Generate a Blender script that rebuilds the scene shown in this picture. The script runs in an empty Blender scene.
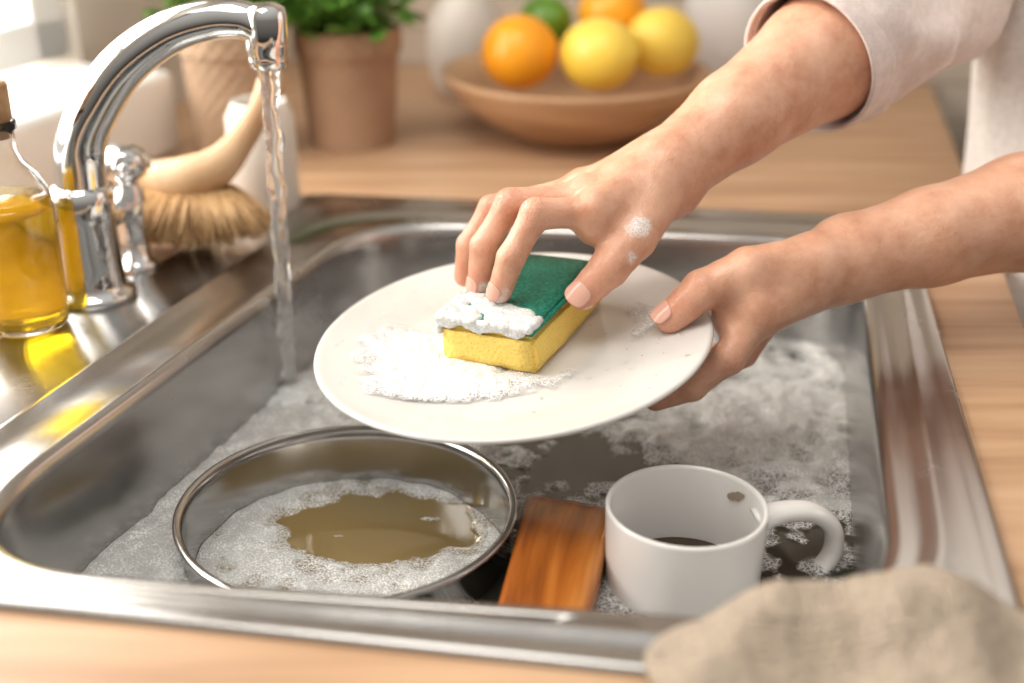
import bpy, bmesh, math, random
import numpy as np
from mathutils import Vector, Matrix, Euler, noise
random.seed(7); np.random.seed(7)
C=bpy.context; D=bpy.data
scene=C.scene
# ---------------------------------------------------------------- materials
def mat(name, col=(.8,.8,.8), rough=.5, metal=0., **kw):
    m=D.materials.new(name); m.use_nodes=True
    b=m.node_tree.nodes['Principled BSDF']
    b.inputs['Base Color'].default_value=(*col,1)
    b.inputs['Roughness'].default_value=rough
    b.inputs['Metallic'].default_value=metal
    for k,v in kw.items():
        k=k.replace('_',' ')
        if k in b.inputs: b.inputs[k].default_value=v
        else: print('noinput',k)
    return m
def N(m,t,**kw):
    n=m.node_tree.nodes.new(t)
    for k,v in kw.items():
        if k in n.inputs: n.inputs[k].default_value=v
        else: setattr(n,k,v)
    return n
def L(m,a,ao,b,bi): m.node_tree.links.new(a.outputs[ao],b.inputs[bi])
def P(m): return m.node_tree.nodes['Principled BSDF']
def coord(m,scale=(1,1,1),rot=(0,0,0)):
    t=N(m,'ShaderNodeTexCoord'); mp=N(m,'ShaderNodeMapping')
    mp.inputs['Scale'].default_value=scale; mp.inputs['Rotation'].default_value=rot
    L(m,t,'Object',mp,'Vector'); return mp
def ramp(m,stops):
    r=N(m,'ShaderNodeValToRGB'); e=r.color_ramp.elements
    while len(e)<len(stops): e.new(.5)
    for i,(p,c) in enumerate(stops):
        e[i].position=p; e[i].color=(*c,1) if len(c)==3 else c
    return r
def add_bump(m,tex,out,strength=.2,dist=.001):
    b=N(m,'ShaderNodeBump'); b.inputs['Strength'].default_value=strength; b.inputs['Distance'].default_value=dist
    L(m,tex,out,b,'Height'); L(m,b,'Normal',P(m),'Normal'); return b
def sstep(m,src,out,a,b,lo=0.,hi=1.):
    r=N(m,'ShaderNodeMapRange'); r.interpolation_type='SMOOTHSTEP'
    r.inputs['From Min'].default_value=a; r.inputs['From Max'].default_value=b
    r.inputs['To Min'].default_value=lo; r.inputs['To Max'].default_value=hi
    L(m,src,out,r,'Value'); return r
def mth(m,op,a,ao,b=None,bo=None,c=None):
    n=N(m,'ShaderNodeMath',operation=op)
    if isinstance(a,(int,float)): n.inputs[0].default_value=a
    else: L(m,a,ao,n,0)
    if b is not None:
        if isinstance(b,(int,float)): n.inputs[1].default_value=b
        else: L(m,b,bo,n,1)
    if c is not None:
        if isinstance(c,(int,float)): n.inputs[2].default_value=c
        else: L(m,c[0],c[1],n,2)
    return n

def m_steel(name,base=.55,rough=.2,var=.06,sc=9):
    m=mat(name,(base,base*.985,base*.96),rough,1.)
    c=coord(m); n=N(m,'ShaderNodeTexNoise'); n.inputs['Scale'].default_value=sc; n.inputs['Detail'].default_value=7; n.inputs['Roughness'].default_value=.65
    L(m,c,'Vector',n,'Vector')
    r=N(m,'ShaderNodeMapRange'); r.inputs['From Min'].default_value=.3; r.inputs['From Max'].default_value=.7
    r.inputs['To Min'].default_value=rough*.8; r.inputs['To Max'].default_value=rough*1.35
    L(m,n,'Fac',r,'Value'); L(m,r,'Result',P(m),'Roughness')
    lo=base*(1-var);hi=base*(1+var)
    cr=ramp(m,[(.3,(lo,lo*.98,lo*.955)),(.7,(hi,hi*.985,hi*.965))])
    L(m,n,'Fac',cr,'Fac'); L(m,cr,'Color',P(m),'Base Color')
    return m
M_sink=m_steel('steel_sink',.46,.22)
M_pan=m_steel('steel_pan',.50,.14,.05)
M_chrome=mat('chrome',(.70,.705,.71),.05,1.)

def m_wood(name,c1,c2,c3,scale=(3,40,3),rough=.45,rot=(0,0,0),bump=.15):
    m=mat(name,c1,rough); c=coord(m,scale,rot)
    n=N(m,'ShaderNodeTexNoise'); n.inputs['Scale'].default_value=1.5; n.inputs['Detail'].default_value=8; n.inputs['Distortion'].default_value=.4
    L(m,c,'Vector',n,'Vector')
    r=ramp(m,[(.3,c1),(.5,c2),(.72,c3)]); L(m,n,'Fac',r,'Fac'); L(m,r,'Color',P(m),'Base Color')
    add_bump(m,n,'Fac',bump,.0006); return m
KROT=math.radians(-10.5)
M_counter=m_wood('oak_counter',(.36,.205,.11),(.47,.29,.17),(.56,.37,.23),(2.2,26,2),.45,(0,0,-KROT))
M_bowl=m_wood('bowl_wood',(.36,.20,.10),(.50,.30,.165),(.60,.39,.23),(3,3,30),.5)
M_brushwood=m_wood('brush_wood',(.46,.27,.14),(.56,.36,.20),(.64,.44,.27),(20,20,4),.55)
M_wet=m_wood('wet_wood',(.14,.032,.005),(.36,.105,.014),(.55,.21,.04),(45,4,20),.2,(0,0,.05))
M_cork=m_wood('cork',(.34,.19,.09),(.48,.29,.15),(.58,.38,.22),(40,40,40),.8)
M_ceramic=mat('ceramic_white',(.74,.725,.71),.10)
M_plate=mat('plate_glaze',(.66,.64,.615),.10)
M_ceramic2=mat('ceramic_cream',(.70,.65,.59),.3)
M_wall=mat('wall_paint',(.70,.64,.56),.7)
M_white=mat('white_paint',(.84,.84,.83),.4)
M_floor=m_wood('floor_wood',(.2,.17,.15),(.26,.22,.19),(.32,.27,.23),(2,20,2),.5)
M_cab=mat('cabinet_grey',(.12,.12,.12),.45)
M_cabw=mat('cabinet_front',(.5,.47,.42),.5)
M_tile=mat('tile_wall',(.6,.5,.4),.35)
c=coord(M_tile,(1,1,1),(math.radians(90),0,0)); br=N(M_tile,'ShaderNodeTexBrick')
br.inputs['Scale'].default_value=5; br.inputs['Color1'].default_value=(.58,.49,.40,1); br.inputs['Color2'].default_value=(.63,.54,.45,1)
br.inputs['Mortar'].default_value=(.42,.35,.28,1); br.inputs['Mortar Size'].default_value=.012
L(M_tile,c,'Vector',br,'Vector'); L(M_tile,br,'Color',P(M_tile),'Base Color')

def foam_col(m,c,fine):
    v=N(m,'ShaderNodeTexVoronoi'); v.inputs['Scale'].default_value=fine; L(m,c,'Vector',v,'Vector')
    n=N(m,'ShaderNodeTexNoise'); n.inputs['Scale'].default_value=fine*.16; n.inputs['Detail'].default_value=4; L(m,c,'Vector',n,'Vector')
    a=mth(m,'MULTIPLY_ADD',n,'Fac',.9,None,(v,'Distance')); return v,a
def suds(m,c,val,out,bub,fine,t0,t1,t2,t3,cols=((.86,.86,.855),(.68,.685,.68),(.46,.465,.46)),edgelo=.22):
    n=N(m,'ShaderNodeTexNoise'); n.inputs['Scale'].default_value=95; n.inputs['Detail'].default_value=6; n.inputs['Roughness'].default_value=.6; L(m,c,'Vector',n,'Vector')
    s=mth(m,'MULTIPLY_ADD',n,'Fac',.6,None,(val,out))
    thick=sstep(m,s,'Value',t2,t3); thin=sstep(m,s,'Value',t0,t1)
    nd=N(m,'ShaderNodeTexNoise'); nd.inputs['Scale'].default_value=180; nd.inputs['Detail'].default_value=2; L(m,c,'Vector',nd,'Vector')
    dv=N(m,'ShaderNodeVectorMath',operation='SCALE'); L(m,nd,'Color',dv,0); dv.inputs['Scale'].default_value=.006
    cv=N(m,'ShaderNodeVectorMath',operation='ADD'); L(m,c,'Vector',cv,0); L(m,dv,'Vector',cv,1)
    ve=N(m,'ShaderNodeTexVoronoi',feature='DISTANCE_TO_EDGE'); ve.inputs['Scale'].default_value=bub; L(m,cv,'Vector',ve,'Vector')
    ve2=N(m,'ShaderNodeTexVoronoi',feature='DISTANCE_TO_EDGE'); ve2.inputs['Scale'].default_value=bub*2.1; L(m,cv,'Vector',ve2,'Vector')
    m2=mth(m,'ADD',ve2,'Distance',.12); mn=mth(m,'MULTIPLY',ve,'Distance',m2,'Value')
    edge=sstep(m,mn,'Value',.003,.055,1.,edgelo)
    te=mth(m,'MULTIPLY',thin,'Result',edge,'Result')
    fac=mth(m,'MAXIMUM',te,'Value',thick,'Result')
    vv,a=foam_col(m,c,fine)
    fr=ramp(m,[(.40,cols[0]),(.72,cols[1]),(1.,cols[2])]); L(m,a,'Value',fr,'Fac')
    iv=mth(m,'MULTIPLY_ADD',vv,'Distance',-.5,None,(ve,'Distance'))
    h=mth(m,'MULTIPLY',iv,'Value',thin,'Result')
    return fac,fr,h,thick,thin

# skin
M_skin=mat('skin',(.72,.42,.31),.33)
P(M_skin).inputs['Subsurface Weight'].default_value=.2
P(M_skin).inputs['Subsurface Radius'].default_value=(1,.35,.2)
P(M_skin).inputs['Subsurface Scale'].default_value=.005
P(M_skin).inputs['Coat Weight'].default_value=.18; P(M_skin).inputs['Coat Roughness'].default_value=.18
at=N(M_skin,'ShaderNodeAttribute'); at.attribute_name='tint'
kn=N(M_skin,'ShaderNodeAttribute'); kn.attribute_name='knuckle'
sd=N(M_skin,'ShaderNodeAttribute'); sd.attribute_name='suds'
c=coord(M_skin); n=N(M_skin,'ShaderNodeTexNoise'); n.inputs['Scale'].default_value=50; n.inputs['Detail'].default_value=8; n.inputs['Roughness'].default_value=.62
L(M_skin,c,'Vector',n,'Vector')
r1=ramp(M_skin,[(.3,(.59,.285,.175)),(.5,(.70,.385,.255)),(.7,(.79,.475,.335))]); L(M_skin,n,'Fac',r1,'Fac')
mx=N(M_skin,'ShaderNodeMix',data_type='RGBA'); L(M_skin,at,'Fac',mx,0); L(M_skin,r1,'Color',mx,6)
mx.inputs[7].default_value=(.62,.18,.11,1)
sf_,fr_,sh_,tk_,tn_=suds(M_skin,c,sd,'Fac',520,900,.66,.86,.90,1.25,((.92,.92,.92),(.88,.88,.88),(.82,.82,.82)),.30)
mx2=N(M_skin,'ShaderNodeMix',data_type='RGBA'); L(M_skin,sf_,'Value',mx2,0); L(M_skin,mx,2,mx2,6); L(M_skin,fr_,'Color',mx2,7); L(M_skin,mx2,2,P(M_skin),'Base Color')
v=N(M_skin,'ShaderNodeTexVoronoi',feature='DISTANCE_TO_EDGE'); v.inputs['Scale'].default_value=380
nz=N(M_skin,'ShaderNodeTexNoise'); nz.inputs['Scale'].default_value=130; nz.inputs['Detail'].default_value=6; nz.inputs['Roughness'].default_value=.6
L(M_skin,c,'Vector',v,'Vector'); L(M_skin,c,'Vector',nz,'Vector')
sv=sstep(M_skin,v,'Distance',0,.12)
km=mth(M_skin,'MULTIPLY_ADD',kn,'Fac',1.1,None,.28)
k2=mth(M_skin,'MULTIPLY',km,'Value',sv,'Result')
k3=mth(M_skin,'MULTIPLY_ADD',nz,'Fac',2.4,None,(k2,'Value'))
k4=mth(M_skin,'MULTIPLY_ADD',sh_,'Value',.6,None,(k3,'Value'))
add_bump(M_skin,k4,'Value',.6,.0005)
M_nail=mat('nail',(.76,.43,.34),.15)
def m_fabric(name,col,scale=700,st=.4,var=.18,d=.0006,ns=150):
    m=mat(name,col,.9); c=coord(m); w=N(m,'ShaderNodeTexWave'); w.inputs['Scale'].default_value=scale/3; w.inputs['Distortion'].default_value=2.5; w.inputs['Detail'].default_value=2
    w2=N(m,'ShaderNodeTexWave'); w2.bands_direction='Y'; w2.inputs['Scale'].default_value=scale/3; w2.inputs['Distortion'].default_value=2.5; w2.inputs['Detail'].default_value=2
    L(m,c,'Vector',w,'Vector'); L(m,c,'Vector',w2,'Vector')
    a=N(m,'ShaderNodeMath',operation='ADD'); L(m,w,'Fac',a,0); L(m,w2,'Fac',a,1)
    n=N(m,'ShaderNodeTexNoise'); n.inputs['Scale'].default_value=ns; n.inputs['Detail'].default_value=8; n.inputs['Roughness'].default_value=.75; L(m,c,'Vector',n,'Vector')
    r=ramp(m,[(.3,tuple(x*(1-var) for x in col)),(.7,tuple(min(1,x*(1+var*.5)) for x in col))]); L(m,n,'Fac',r,'Fac')
    L(m,r,'Color',P(m),'Base Color')
    s=N(m,'ShaderNodeMath',operation='MULTIPLY_ADD'); L(m,n,'Fac',s,0); s.inputs[1].default_value=3.5; L(m,a,'Value',s,2)
    add_bump(m,s,'Value',st,d); return m
M_towel=m_fabric('linen',(.74,.61,.48),300,.9,.34,.0018,230)
M_sleeve=m_fabric('sleeve_cotton',(.80,.69,.655),900,.15)
M_shirt=m_fabric('shirt_cotton',(.84,.80,.77),900,.15)
M_trouser=m_fabric('trousers',(.1,.12,.18))

M_foam=mat('foam',(.85,.86,.86),.25)
P(M_foam).inputs['Subsurface Weight'].default_value=.3; P(M_foam).inputs['Subsurface Scale'].default_value=.004
c=coord(M_foam); vv,a=foam_col(M_foam,c,800); r=ramp(M_foam,[(.45,(.88,.88,.88)),(1.,(.62,.64,.64))]); L(M_foam,a,'Value',r,'Fac'); L(M_foam,r,'Color',P(M_foam),'Base Color')
inv=mth(M_foam,'SUBTRACT',1.,None,vv,'Distance'); add_bump(M_foam,inv,'Value',.6,.0008)
def m_water(name,wcol,bub=330,fine=620):
    m=mat(name,wcol,.06); c=coord(m)
    at=N(m,'ShaderNodeAttribute'); at.attribute_name='foam'
    fac,fr,h,thick,thin=suds(m,c,at,'Fac',bub,fine,.56,.68,.70,.92)
    mx=N(m,'ShaderNodeMix',data_type='RGBA'); L(m,fac,'Value',mx,0); mx.inputs[6].default_value=(*wcol,1); L(m,fr,'Color',mx,7)
    L(m,mx,2,P(m),'Base Color')
    ro=N(m,'ShaderNodeMapRange'); ro.inputs['To Min'].default_value=.04; ro.inputs['To Max'].default_value=.3; L(m,thick,'Result',ro,'Value'); L(m,ro,'Result',P(m),'Roughness')
    add_bump(m,h,'Value',.6,.0015); return m
M_dish=m_water('dishwater',(.032,.034,.026))
M_panw=m_water('pan_water',(.19,.135,.055),360)
M_film=mat('suds_film',(.85,.85,.85),.18); c=coord(M_film)
at=N(M_film,'ShaderNodeAttribute'); at.attribute_name='foam'
fac,fr,h,thick,thin=suds(M_film,c,at,'Fac',420,750,.48,.66,.56,.84,((.93,.93,.93),(.90,.90,.90),(.78,.785,.785)),.35)
L(M_film,fr,'Color',P(M_film),'Base Color'); L(M_film,fac,'Value',P(M_film),'Alpha'); add_bump(M_film,h,'Value',.7,.0014)
M_glass=mat('glass',(1,1,1),.02,IOR=1.45,Transmission_Weight=1)
M_watr=mat('running_water',(1,1,1),.02,IOR=1.33,Transmission_Weight=.88)
M_drop=mat('droplet',(1,1,1),.02,IOR=1.33,Transmission_Weight=1)
M_oil=mat('oil',(.98,.68,.015),.03,IOR=1.40,Transmission_Weight=.75)
M_yel=mat('sponge_yellow',(.86,.62,.12),.85)
c=coord(M_yel); v=N(M_yel,'ShaderNodeTexVoronoi'); v.inputs['Scale'].default_value=500; L(M_yel,c,'Vector',v,'Vector')
r=ramp(M_yel,[(.05,(.70,.44,.06)),(.35,(.92,.66,.16))]); L(M_yel,v,'Distance',r,'Fac'); L(M_yel,r,'Color',P(M_yel),'Base Color'); add_bump(M_yel,v,'Distance',.5,.001)
M_grn=mat('scour_green',(.01,.20,.12),.5)
c=coord(M_grn); n=N(M_grn,'ShaderNodeTexNoise'); n.inputs['Scale'].default_value=400; n.inputs['Detail'].default_value=4; L(M_grn,c,'Vector',n,'Vector')
r=ramp(M_grn,[(.3,(.0,.11,.07)),(.7,(.012,.30,.20))]); L(M_grn,n,'Fac',r,'Fac'); L(M_grn,r,'Color',P(M_grn),'Base Color'); add_bump(M_grn,n,'Fac',.8,.0015)
def m_fruit(name,c1,c2,ro=.35,ring=0):
    m=mat(name,c1,ro); c=coord(m); n=N(m,'ShaderNodeTexNoise'); n.inputs['Scale'].default_value=250; L(m,c,'Vector',n,'Vector')
    n2=N(m,'ShaderNodeTexNoise'); n2.inputs['Scale'].default_value=12; L(m,c,'Vector',n2,'Vector')
    r=ramp(m,[(.3,c1),(.7,c2)]); L(m,n2,'Fac',r,'Fac'); L(m,r,'Color',P(m),'Base Color')
    add_bump(m,n,'Fac',.3,.0008)
    return m
M_orange=m_fruit('orange_peel',(.90,.33,.01),(.92,.42,.02))
M_lemon=m_fruit('lemon_peel',(.84,.57,.06),(.88,.66,.12))
M_lime=m_fruit('lime_peel',(.07,.19,.01),(.14,.29,.02))
M_pot=m_fruit('wicker',(.34,.21,.13),(.44,.28,.18),.85)
M_pot2=m_fruit('wicker_pale',(.38,.26,.17),(.48,.34,.23),.85)
M_soil=mat('soil',(.05,.035,.02),.9)
M_leaf=m_fruit('leaf',(.06,.18,.02),(.18,.38,.06))
M_brist=mat('bristle',(.64,.42,.21),.6); M_brist2=mat('bristle_dark',(.42,.24,.10),.6)
M_coffee=mat('coffee',(.05,.03,.015),.06)

# ---------------------------------------------------------------- mesh helpers
def mk(name,verts,faces,m,parent=None,smooth=True,mats=None,fm=None):
    me=D.meshes.new(name); me.from_pydata([tuple(v) for v in verts],[],[tuple(f) for f in faces]); me.validate(); me.update()
    o=D.objects.new(name,me); C.collection.objects.link(o)
    if mats:
        for x in mats: me.materials.append(x)
    else: me.materials.append(m)
    if fm is not None: me.polygons.foreach_set('material_index',fm)
    if smooth: me.polygons.foreach_set('use_smooth',[True]*len(me.polygons))
    if parent: o.parent=parent
    return o
def empty(name,loc=(0,0,0)):
    e=D.objects.new(name,None); C.collection.objects.link(e); e.empty_display_size=.02; return e
class MB:
    def __init__(s): s.v=[];s.f=[];s.m=[]
    def add(s,v,f,mi=0,T=None):
        o=len(s.v)
        s.v+= [tuple(T@Vector(p)) if T else tuple(p) for p in v]
        s.f+= [tuple(i+o for i in q) for q in f]; s.m+=[mi]*len(f)
    def obj(s,name,mats,parent=None,smooth=True): return mk(name,s.v,s.f,None,parent,smooth,mats,s.m)
def lathe(prof,n=48,cap0=True,cap1=True):
    v=[];f=[]
    for r,z in prof:
        for i in range(n):
            a=2*math.pi*i/n; v.append((r*math.cos(a),r*math.sin(a),z))
    for j in range(len(prof)-1):
        for i in range(n):
            k=(i+1)%n; f.append((j*n+i,j*n+k,(j+1)*n+k,(j+1)*n+i))
    if cap0: f.append(tuple(reversed(range(n))))
    if cap1: f.append(tuple((len(prof)-1)*n+i for i in range(n)))
    return v,f
def catmull(pts,sub=8):
    pts=[Vector(p) for p in pts]; out=[]
    for i in range(len(pts)-1):
        p0=pts[max(i-1,0)];p1=pts[i];p2=pts[i+1];p3=pts[min(i+2,len(pts)-1)]
        for k in range(sub):
            t=k/sub; out.append(.5*((2*p1)+(p2-p0)*t+(2*p0-5*p1+4*p2-p3)*t*t+(3*p1-p0-3*p2+p3)*t**3))
    out.append(pts[-1]); return out
def tube(path,rad,n=24,cap=True,flat=None):
    path=[Vector(p) for p in path]; m=len(path); v=[];f=[]
    if not hasattr(rad,'__len__'): rad=[rad]*m
    t0=(path[1]-path[0]).normalized(); up=Vector((0,0,1)) if abs(t0.z)<.9 else Vector((0,1,0))
    nrm=(up-t0*up.dot(t0)).normalized()
    for i in range(m):
        t=(path[min(i+1,m-1)]-path[max(i-1,0)]).normalized()
        nrm=(nrm-t*nrm.dot(t)).normalized(); b=t.cross(nrm)
        for k in range(n):
            a=2*math.pi*k/n; fl=flat if flat else 1
            v.append(path[i]+(nrm*math.cos(a)*fl+b*math.sin(a))*rad[i])
    for i in range(m-1):
        for k in range(n):
            q=(k+1)%n; f.append((i*n+k,i*n+q,(i+1)*n+q,(i+1)*n+k))
    if cap: f.append(tuple(reversed(range(n)))); f.append(tuple((m-1)*n+k for k in range(n)))
    return v,f
def interp(vals,m):
    x=np.linspace(0,len(vals)-1,m); return list(np.interp(x,range(len(vals)),vals))
def box(sx,sy,sz,bev=.0,seg=3):
    bm=bmesh.new(); bmesh.ops.create_cube(bm,size=1); bmesh.ops.scale(bm,vec=(sx,sy,sz),verts=bm.verts)
    if bev>0: bmesh.ops.bevel(bm,geom=bm.edges[:]+bm.verts[:],offset=bev,segments=seg,profile=.5,affect='EDGES')
    v=[x.co.copy() for x in bm.verts]; f=[tuple(w.index for w in q.verts) for q in bm.faces]; bm.free(); return v,f
def boxobj(name,x0,x1,y0,y1,z0,z1,m,bev=0,T=None,parent=None):
    v,f=box(x1-x0,y1-y0,z1-z0,bev); c=Vector(((x0+x1)/2,(y0+y1)/2,(z0+z1)/2)); v=[p+c for p in v]
    if T: v=[T@p for p in v]
    return mk(name,v,f,m,parent,False)
def fnz(x,y,z=0): return noise.noise(Vector((x,y,z)))

# ---------------------------------------------------------------- surface nets
class Field:
    def __init__(s,lo,hi,h):
        s.lo=np.array(lo,float); s.h=h
        s.n=np.ceil((np.array(hi)-s.lo)/h).astype(int)+1
        s.g=np.full(tuple(s.n),.03,np.float32)
    def local(s,a,b,r):
        lo=np.minimum(a,b)-r; hi=np.maximum(a,b)+r
        i0=np.clip(np.floor((lo-s.lo)/s.h).astype(int),0,s.n-1); i1=np.clip(np.ceil((hi-s.lo)/s.h).astype(int)+1,1,s.n)
        sl=tuple(slice(i0[k],max(i1[k],i0[k]+1)) for k in range(3))
        ax=[s.lo[k]+s.h*np.arange(sl[k].start,sl[k].stop) for k in range(3)]
        X,Y,Z=np.meshgrid(*ax,indexing='ij'); return sl,X.astype(np.float32),Y.astype(np.float32),Z.astype(np.float32)
    def cone(s,a,b,ra,rb,k=.0):
        a=np.array(a,float);b=np.array(b,float); sl,X,Y,Z=s.local(a,b,max(ra,rb)+k+4*s.h)
        ba=b-a; L2=max(ba@ba,1e-12)
        t=np.clip(((X-a[0])*ba[0]+(Y-a[1])*ba[1]+(Z-a[2])*ba[2])/L2,0,1)
        d=np.sqrt((X-a[0]-t*ba[0])**2+(Y-a[1]-t*ba[1])**2+(Z-a[2]-t*ba[2])**2)-(ra+(rb-ra)*t)
        s.g[sl]=smin(s.g[sl],d,k)
    def merge(s,o,k): s.g=smin(s.g,o.g,k)
def smin(a,b,k):
    if k<=0: return np.minimum(a,b)
    h=np.maximum(k-np.abs(a-b),0)/k; return np.minimum(a,b)-h*h*k*.25
def nets(F):
    g=F.g; s=g<0; nx,ny,nz=g.shape
    cnt=np.zeros((nx-1,ny-1,nz-1),np.int8)
    for a in (0,1):
        for b in (0,1):
            for c_ in (0,1): cnt+=s[a:nx-1+a,b:ny-1+b,c_:nz-1+c_]
    I=np.argwhere((cnt>0)&(cnt<8)); idx=-np.ones(cnt.shape,np.int32); idx[tuple(I.T)]=np.arange(len(I))
    pos=np.zeros((len(I),3)); num=np.zeros(len(I))
    cs=[(a,b,c_) for a in (0,1) for b in (0,1) for c_ in (0,1)]
    for p in cs:
        for ax in range(3):
            if p[ax]==0:
                q=list(p); q[ax]=1; q=tuple(q)
                va=g[I[:,0]+p[0],I[:,1]+p[1],I[:,2]+p[2]]; vb=g[I[:,0]+q[0],I[:,1]+q[1],I[:,2]+q[2]]
                cr=(va<0)!=(vb<0); t=np.where(cr,va/np.where(cr,va-vb,1),0)
                pp=np.array(p,float)[None,:].repeat(len(I),0); pp[:,ax]+=t
                pos+=pp*cr[:,None]; num+=cr
    V=(I+pos/num[:,None])*F.h+F.lo
    faces=[]
    for ax in range(3):
        u,w=(ax+1)%3,(ax+2)%3
        sa=[slice(1,-1)]*3; sb=[slice(1,-1)]*3; sa[ax]=slice(0,-1); sb[ax]=slice(1,None)
        A=s[tuple(sa)];B=s[tuple(sb)]; E=np.argwhere(A!=B); st=A[tuple(E.T)]
        E=E.copy(); E[:,u]+=1; E[:,w]+=1
        def cell(du,dw):
            e=E.copy(); e[:,u]+=du; e[:,w]+=dw; return idx[tuple(e.T)]
        q=np.stack([cell(-1,-1),cell(0,-1),cell(0,0),cell(-1,0)],1)
        q[~st]=q[~st][:,::-1]; faces.append(q)
    return V,np.concatenate(faces)
def npmesh(name,V,Fc,m,parent=None,attr=None):
    me=D.meshes.new(name); me.vertices.add(len(V)); me.vertices.foreach_set('co',V.astype(np.float32).ravel())
    me.loops.add(len(Fc)*4); me.loops.foreach_set('vertex_index',Fc.astype(np.int32).ravel())
    me.polygons.add(len(Fc)); me.polygons.foreach_set('loop_start',np.arange(0,len(Fc)*4,4,dtype=np.int32))
    me.polygons.foreach_set('use_smooth',np.ones(len(Fc),bool)); me.update(calc_edges=True); me.validate()
    me.materials.append(m)
    if attr:
        for k,val in attr.items():
            a=me.attributes.new(k,'FLOAT','POINT'); a.data.foreach_set('value',val.astype(np.float32))
    o=D.objects.new(name,me); C.collection.objects.link(o)
    if parent: o.parent=parent
    return o

# ---------------------------------------------------------------- camera
cam=D.cameras.new('camera'); co=D.objects.new('camera',cam); C.collection.objects.link(co)
co.location=(0,0,.35); co.rotation_euler=(math.radians(66),0,0)
cam.sensor_width=36; cam.lens=36*1250/1024; cam.clip_start=.02
cam.dof.use_dof=True; cam.dof.focus_distance=.78; cam.dof.aperture_fstop=2.5
scene.camera=co

# ---------------------------------------------------------------- sink + counter
def rquad(q,rad,z,na=14,ns=10):
    out=[]
    for i in range(4):
        p=Vector(q[i]); a=Vector(q[(i-1)%4]); b=Vector(q[(i+1)%4])
        r=rad[i] if hasattr(rad,'__len__') else rad
        da=(a-p).normalized(); db=(b-p).normalized(); s=p+da*r; e=p+db*r
        for k in range(na+1):
            t=k/na
            x=(1-t)**2*s+2*t*(1-t)*p+t*t*e; out.append((x.x,x.y,z))
        pn=Vector(q[(i+1)%4]); rn=rad[(i+1)%4] if hasattr(rad,'__len__') else rad
        s2=pn+(p-pn).normalized()*rn
        for k in range(1,ns): 
            x=e.lerp(s2,k/ns); out.append((x.x,x.y,z))
    return out
OUT=[(-.4725,.5163),(.2213,.4048),(.3454,1.0466),(-.1971,1.1165)]
RID=[(-.345,.5077),(.1957,.4352),(.3266,1.0169),(-.174,1.0717)]
INN=[(-.2987,.512),(.1761,.4573),(.2909,.9813),(-.1283,1.0383)]
def shrink(q,d):
    r=[]
    for i in range(4):
        p=Vector(q[i]);a=(Vector(q[i-1])-p).normalized();b=(Vector(q[(i+1)%4])-p).normalized()
        s=abs(a.x*b.y-a.y*b.x); r.append(tuple(p+(a+b)*d/s))
    return r
def loft(loops,closebot=True):
    v=[];f=[];n=len(loops[0])
    for l in loops: v+=l
    for j in range(len(loops)-1):
        for i in range(n):
            k=(i+1)%n; f.append((j*n+i,j*n+k,(j+1)*n+k,(j+1)*n+i))
    if closebot: f.append(tuple((len(loops)-1)*n+i for i in range(n)))
    return v,f
R_in=[.11,.09,.09,.09]
R_rid=[.13,.11,.11,.10]
ZB=-.14; ZW=-.082
loops=[rquad(OUT,[.03]*4,.0),rquad(OUT,[.03]*4,.003),rquad(shrink(OUT,.003),[.03]*4,.0048),rquad(shrink(OUT,.010),[.03]*4,.0035)]
loops+=[rquad(shrink(RID,-.004),R_rid,.0032),rquad(RID,R_rid,.006),rquad(shrink(RID,.004),R_rid,.0062),rquad(shrink(RID,.009),R_rid,.0030),
        rquad(shrink(INN,-.008),R_in,.0028),rquad(shrink(INN,-.004),R_in,.0045),rquad(shrink(INN,0),R_in,.0042),rquad(shrink(INN,.003),R_in,.001),rquad(shrink(INN,.0045),R_in,-.006)]
for z,d in [(-.03,.006),(-.06,.0075),(-.09,.009),(-.11,.012),(-.125,.020),(-.134,.032),(ZB,.05)]:
    loops.append(rquad(shrink(INN,d),R_in,z))
v,f=loft(loops); sink=mk('stainless_steel_sink',v,f,M_sink)
CT=[(-.757,.50),(.243,.275),(.535,1.60),(-.312,1.745)]
H=shrink(OUT,.006)
cl=[rquad(H,[.03]*4,-.035),rquad(H,[.03]*4,0),rquad(CT,[.004]*4,0),rquad(shrink(CT,-.003),[.004]*4,-.003),rquad(shrink(CT,-.003),[.004]*4,-.035),rquad(H,[.03]*4,-.035)]
v,f=loft(cl,False); counter=mk('kitchen_countertop',v,f,M_counter,smooth=False)
CB=shrink(CT,.03)
cl=[rquad(CB,[.004]*4,-.036),rquad(CB,[.004]*4,-.9)]
v,f=loft(cl,False); cab=mk('base_cabinet',v,f,M_cabw,smooth=False)

# ---------------------------------------------------------------- room
boxobj('floor',-2.5,2.5,-1.5,3.,-.95,-.9,M_floor)
KT=Matrix.Translation((.53,1.606,0))@Matrix.Rotation(math.radians(-9.8),4,'Z')
wb=boxobj('wall_back',-1.0,2.2,0,.08,-.9,1.7,M_tile,T=KT)
v,f=box(.9,.30,.86,.006); v=[KT@(p+Vector((.52,-.155,-.47))) for p in v]; mk('dark_cabinet',v,f,M_cab,smooth=False)
ang=math.radians(20)
A0=Vector((-.343,1.276,0)); dirv=Vector((math.sin(ang),math.cos(ang),0)); outv=Vector((-math.cos(ang),math.sin(ang),0))
LT=Matrix(((dirv.x,outv.x,0,A0.x),(dirv.y,outv.y,0,A0.y),(0,0,1,0),(0,0,0,1)))
def bx(mb,x0,x1,y0,y1,z0,z1,T,bev=0,mi=0):
    v,f=box(x1-x0,y1-y0,z1-z0,bev); c=Vector(((x0+x1)/2,(y0+y1)/2,(z0+z1)/2)); mb.add([p+c for p in v],f,mi,T)
mb=MB()
W0,W1=-.95,.02
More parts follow.
